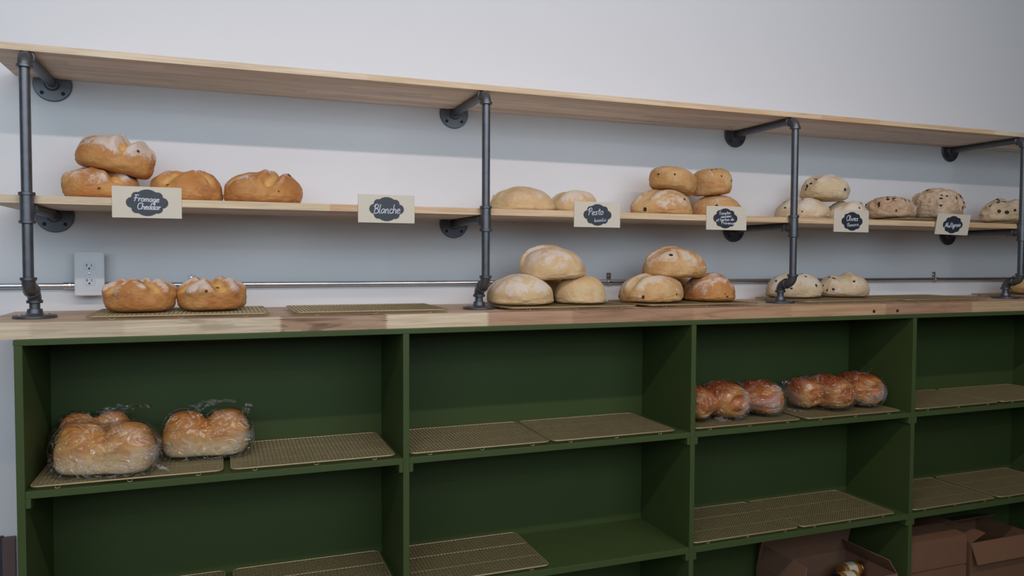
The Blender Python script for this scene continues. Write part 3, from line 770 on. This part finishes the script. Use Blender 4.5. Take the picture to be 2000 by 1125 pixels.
def plaque_outline(a, n=140):
    cs = [(0, 0, .69), (.72, 0, .28), (-.72, 0, .28), (.50, .31, .245), (-.50, .31, .245), (.50, -.31, .245), (-.50, -.31, .245)]
    out = []
    for k in range(n):
        an = 2 * PI * k / n; dx, dy = math.cos(an), math.sin(an); best = 0
        for (x, y, r) in cs:
            bq = x * dx + y * dy; disc = bq * bq - (x * x + y * y - r * r)
            if disc > 0: best = max(best, bq + math.sqrt(disc))
        out.append((best * dx * a, best * dy * a))
    return out
SW, SH = 0.1715, 0.0845
def name_sign(x, z, label, lines, pa, pcx=0.0, tilt=0.0, roll=0.0, seed=0, yo=0.0, yaw=0.0):
    t = thing('name_sign', label, 'sign', (x, -0.3447 + yo, z), (tilt, roll, yaw), 'wooden name signs on the shelf edge')
    b = MB(); b.bevbox(-SW / 2, SW / 2, -.004, 0, 0, SH, .0007); b.build('board', M['sign'], t)
    o = plaque_outline(pa); n = len(o); b = MB(); zc = SH * .49
    b.add([(pcx + p[0], -.0046, zc + p[1]) for p in o] + [(pcx + p[0], -.0040, zc + p[1]) for p in o],
          [tuple(range(n))] + [(k, n + k, n + (k + 1) % n, (k + 1) % n) for k in range(n)])
    pl = b.build('chalkboard_label', M['plaque'], t)
    writing(lines, pcx, zc, -.0047, seed).build('handwriting', M['chalk'], pl)
    return t
name_sign(0.279, 0.2690, "name sign lettered Fromage Cheddar hanging below the golden loaf pile", [('Fromage', -.002, .003, .017, .063, -.02), ('Cheddar', .004, -.018, .017, .058, -.02)], .0520, 0.0, seed=1)
name_sign(0.932, 0.2695, "name sign lettered Blanche with no loaf behind it", [('Blanche', 0.0, -.0125, .027, .082, .02)], .0525, 0.0, seed=2)
name_sign(1.641, 0.2695, "name sign lettered Pesto basilic beside the pale loaves", [('Pesto', -.008, .000, .023, .058, .05), ('basilic', .010, -.022, .012, .045, .08)], .0520, 0.0, seed=3)
name_sign(2.158, 0.2695, "name sign lettered with four lines for dried tomatoes", [('Tomates', -.004, .014, .011, .050, .10), ('séchées', .002, .003, .010, .046, .10), ('et herbes de', -.002, -.009, .011, .076, .06), ('Provence', .010, -.021, .011, .058, .0)], .0515, -.006, seed=4)
name_sign(2.733, 0.2715, "name sign lettered Olives with a second line, right of the third pipe", [('Olives', 0.0, .002, .021, .058, .02), ('Romarin', .004, -.019, .014, .058, .08)], .0520, 0.002, seed=5)
name_sign(3.252, 0.2695, "tilted name sign lettered Multigrain near the right edge", [('Multigrain', 0.0, -.010, .020, .082, .09)], .0515, -.002, tilt=.16, roll=.02, seed=6, yo=-.006, yaw=-.05)

# ------------------------------------------------------------------ outlet and conduit
ot = thing('wall_outlet', 'white double electrical outlet on the wall by the left pipe', 'outlet', (0.094, 0, 0.113))
b = MB(); b.bevbox(-.034, .034, -.034, 0, -.054, .054, .002); b.build('outlet_box', M['zinc'], ot)
b = MB(); b.bevbox(-.0405, .0405, -.044, -.0342, -.0665, .0665, .004); b.build('cover_plate', M['plastic'], ot)
for zc in (.0225, -.0225):
    b = MB(); out = []
    for k in range(40):
        a = 2 * PI * k / 40; out.append((.0168 * math.cos(a), max(-.0135, min(.0135, .0168 * math.sin(a)))))
    n = 40
    b.add([(p[0], -.0458, zc + p[1]) for p in out] + [(p[0], -.0440, zc + p[1]) for p in out], [tuple(range(n))] + [(k, n + k, n + (k + 1) % n, (k + 1) % n) for k in range(n)])
    rc = b.build('receptacle', M['slotgrey'], ot)
    b = MB(); b.box(-.0072, -.0055, -.0461, -.0457, zc - .001, zc + .0072); b.box(-.0085, -.0042, -.0461, -.0457, zc + .0022, zc + .0036)
    b.box(.0056, .0073, -.0461, -.0457, zc - .001, zc + .0064)
    b.lathe([(0, 0), (.0027, 0), (.0027, .0004), (0, .0004)], (0, -.0457, zc - .0068), (0, -1, 0), 14)
    b.build('slots', M['slot'], rc)
b = MB(); b.lathe([(0, .0014), (.0028, .0012), (.0032, 0)], (0, -.044, 0), (0, -1, 0), 14); b.build('screw', M['zinc'], ot)

cd = thing('conduit', 'thin galvanised metal conduit running along the wall behind the loaves', 'conduit', (0, 0, 0.0765))
CY = -.0125; CR = .0086
b = MB(); b.tube([(-6, CY, 0), (.040, CY, 0)], CR, 16); b.build('conduit_run', M['emt'], cd)
b = MB(); b.tube([(.148, CY, 0), (6.0, CY, 0)], CR, 16); b.build('conduit_run', M['emt'], cd)
for (xa, xb) in ((.020, .058), (.130, .170)):
    b = MB(); b.tube([(xa, CY, 0), (xb, CY, 0)], .0112, 16)
    b.lathe([(0, 0), (.0035, 0), (.0035, .004), (0, .004)], ((xa + xb) / 2, CY - .0105, .002), (0, -1, .3), 10)
    b.build('connector', M['zinc'], cd)
for x in (.376, 1.869, 3.576):
    b = MB(); b.tube([(x - .009, CY, 0), (x + .009, CY, 0)], .0112, 16)
    b.box(x - .009, x + .009, -.003, -.0004, .006, .034)
    st = b.build('strap', M['zinc'], cd)
    s = MB(); s.lathe([(0, .007), (.004, .0062), (.0062, .0035), (.0062, .0026), (0, .0026)], (x, 0, .022), (0, -1, 0), 14); s.build('screw', M['zinc'], st)

# ------------------------------------------------------------------ cardboard boxes and jars in the bottom tier
Z3 = SZ[2][0] + .0004
def carton(label, x0, x1, y0, y1, z0, z1, flaps, rz=0.0, group='cardboard cartons in the bottom tier', mat='card'):
    cx, cy = (x0 + x1) / 2, (y0 + y1) / 2; w, d, h, th = (x1 - x0) / 2, (y1 - y0) / 2, z1 - z0, .004
    t = thing('cardboard_box', label, 'cardboard box', (cx, cy, z0), (0, 0, rz), group)
    b = MB(); b.box(-w, w, -d, d, 0, th); b.box(-w, w, -d, -d + th, th, h); b.box(-w, w, d - th, d, th, h); b.box(-w, -w + th, -d + th, d - th, th, h); b.box(w - th, w, -d + th, d - th, th, h)
    b.build('body', M[mat], t)
    for (side, ln, ang) in flaps:   # angle from upright, positive = outward
        b = MB()
        hw = (w if side in 'fb' else d) - .003
        b.box(-hw, hw, -.0015, .0015, 0, ln)
        if side == 'f': Mx = Matrix.Translation((0, -d + .002, h)) @ Matrix.Rotation(ang, 4, 'X')
        if side == 'b': Mx = Matrix.Translation((0, d - .002, h)) @ Matrix.Rotation(-ang, 4, 'X')
        if side == 'l': Mx = Matrix.Translation((-w + .002, 0, h)) @ Matrix.Rotation(-ang, 4, 'Y') @ Matrix.Rotation(PI / 2, 4, 'Z')
        if side == 'r': Mx = Matrix.Translation((w - .002, 0, h)) @ Matrix.Rotation(ang, 4, 'Y') @ Matrix.Rotation(PI / 2, 4, 'Z')
        b.v = [tuple(Mx @ Vector(p)) for p in b.v]
        b.build('flap', M['card_pale'] if mat == 'card_pale' else M['card'], t)
    return t
carton('open brown carton with jars lying inside, under the third bay', 2.44, 2.895, -.455, -.19, Z3, -1.045, [('l', .085, -.15), ('b', .12, -.25), ('r', .07, -.6)], 0, mat='card_pale')
carton('lower closed carton beside the fourth upright', 2.955, 3.262, -.452, -.18, Z3, -1.062, [('f', .13, -1.55), ('b', .13, -1.55)])
carton('upper carton with a lifted lid beside the fourth upright', 2.952, 3.268, -.448, -.18, -1.0570, -.940, [('f', .12, -1.50), ('b', .11, -1.2)])
carton('carton with its front flap folded down at the lower right corner', 3.300, 3.66, -.440, -.18, Z3, -.985, [('f', .085, 2.75), ('b', .1, -1.3), ('l', .09, -1.2)])
def jar(label, loc, rot, lidmat, body):
    t = thing('jar', label, 'jar', loc, rot, 'jars in the open carton')
    b = MB(); b.lathe([(0, 0), (.027, 0), (.031, .004), (.031, .075), (.026, .084), (.025, .088), (0, .088)], (0, 0, 0), (0, 0, 1), 24); b.build('glass_body', M[body], t)
    b = MB(); b.lathe([(.0313, .02), (.0316, .021), (.0316, .06), (.0313, .061)], (0, 0, 0), (0, 0, 1), 24); b.build('paper_label', M['jarlabel'], t)
    b = MB(); b.lathe([(0, .086), (.029, .086), (.030, .087), (.030, .101), (.028, .103), (0, .103)], (0, 0, 0), (0, 0, 1), 24); b.build('lid', M[lidmat], t)
jar('black-lidded jar lying in the open carton, dark lid toward the left', (2.78, -.36, -1.082), (0, -PI / 2, 0), 'black', 'jarfood')
jar('gold-lidded jar lying deeper in the open carton', (2.775, -.29, -1.084), (0, PI / 2, 0), 'gold', 'jarfood')

# ------------------------------------------------------------------ camera
yaw, pit, rol, f = 0.3632, -0.0379, 0.0043, 1494.52
F = Vector((math.sin(yaw) * math.cos(pit), math.cos(yaw) * math.cos(pit), math.sin(pit)))
R = Vector((math.cos(yaw), -math.sin(yaw), 0)); U = R.cross(F)
R2 = R * math.cos(rol) + U * math.sin(rol); U2 = U * math.cos(rol) - R * math.sin(rol)
cam = bpy.data.cameras.new('camera'); co = bpy.data.objects.new('camera', cam); COL.objects.link(co)
Mx = Matrix(((R2.x, U2.x, -F.x, .4645), (R2.y, U2.y, -F.y, -2.6435), (R2.z, U2.z, -F.z, .1626), (0, 0, 0, 1)))
co.matrix_world = Mx
cam.sensor_width = 36; cam.sensor_fit = 'HORIZONTAL'; cam.lens = f / 2000 * 36; cam.clip_start = .02
SC.camera = co

# ------------------------------------------------------------------ lights: three rows of ceiling strip lights, added cool fill panel standing in for daylight
def strip(y, x0, x1, power, color, tilt=18):
    l = bpy.data.lights.new('strip_light', 'AREA'); l.shape = 'RECTANGLE'; l.size = x1 - x0; l.size_y = .05
    l.energy = power; l.color = color
    o = bpy.data.objects.new('strip_light', l); COL.objects.link(o); o.location = ((x0 + x1) / 2, y, 1.66)
    o.rotation_euler = (math.radians(tilt), 0, 0)
strip(-2.35, -.9, 3.2, 33, (1, .82, .75), 42)
strip(-4.6, -1.6, 3.8, 10, (1, .88, .86))
strip(-7.0, -1.6, 3.8, 9, (1, .90, .88))
l = bpy.data.lights.new('cool_fill_panel', 'AREA'); l.shape = 'RECTANGLE'; l.size = 6.2; l.size_y = 1.36  # unseen fill panel added mid-room to lift the shaded wall under the shelves
l.energy = 76; l.color = (.69, .87, 1.0)
o = bpy.data.objects.new('cool_fill_panel', l); COL.objects.link(o); o.location = (0.3, -3.7, 1.04); o.rotation_euler = (PI / 2, 0, 0)
w = bpy.data.worlds.new('daylight'); SC.world = w; w.use_nodes = True
bg = w.node_tree.nodes['Background']; bg.inputs[0].default_value = (.60, .82, 1.0, 1); bg.inputs[1].default_value = 0.02

SC.view_settings.view_transform = 'Standard'; SC.view_settings.look = 'None'
SC.view_settings.exposure = -0.07; SC.view_settings.gamma = 1.0; SC.view_settings.use_curve_mapping = False
SC.cycles.max_bounces = 8; SC.cycles.transparent_max_bounces = 16; SC.cycles.caustics_reflective = False
SC.cycles.use_denoising = True
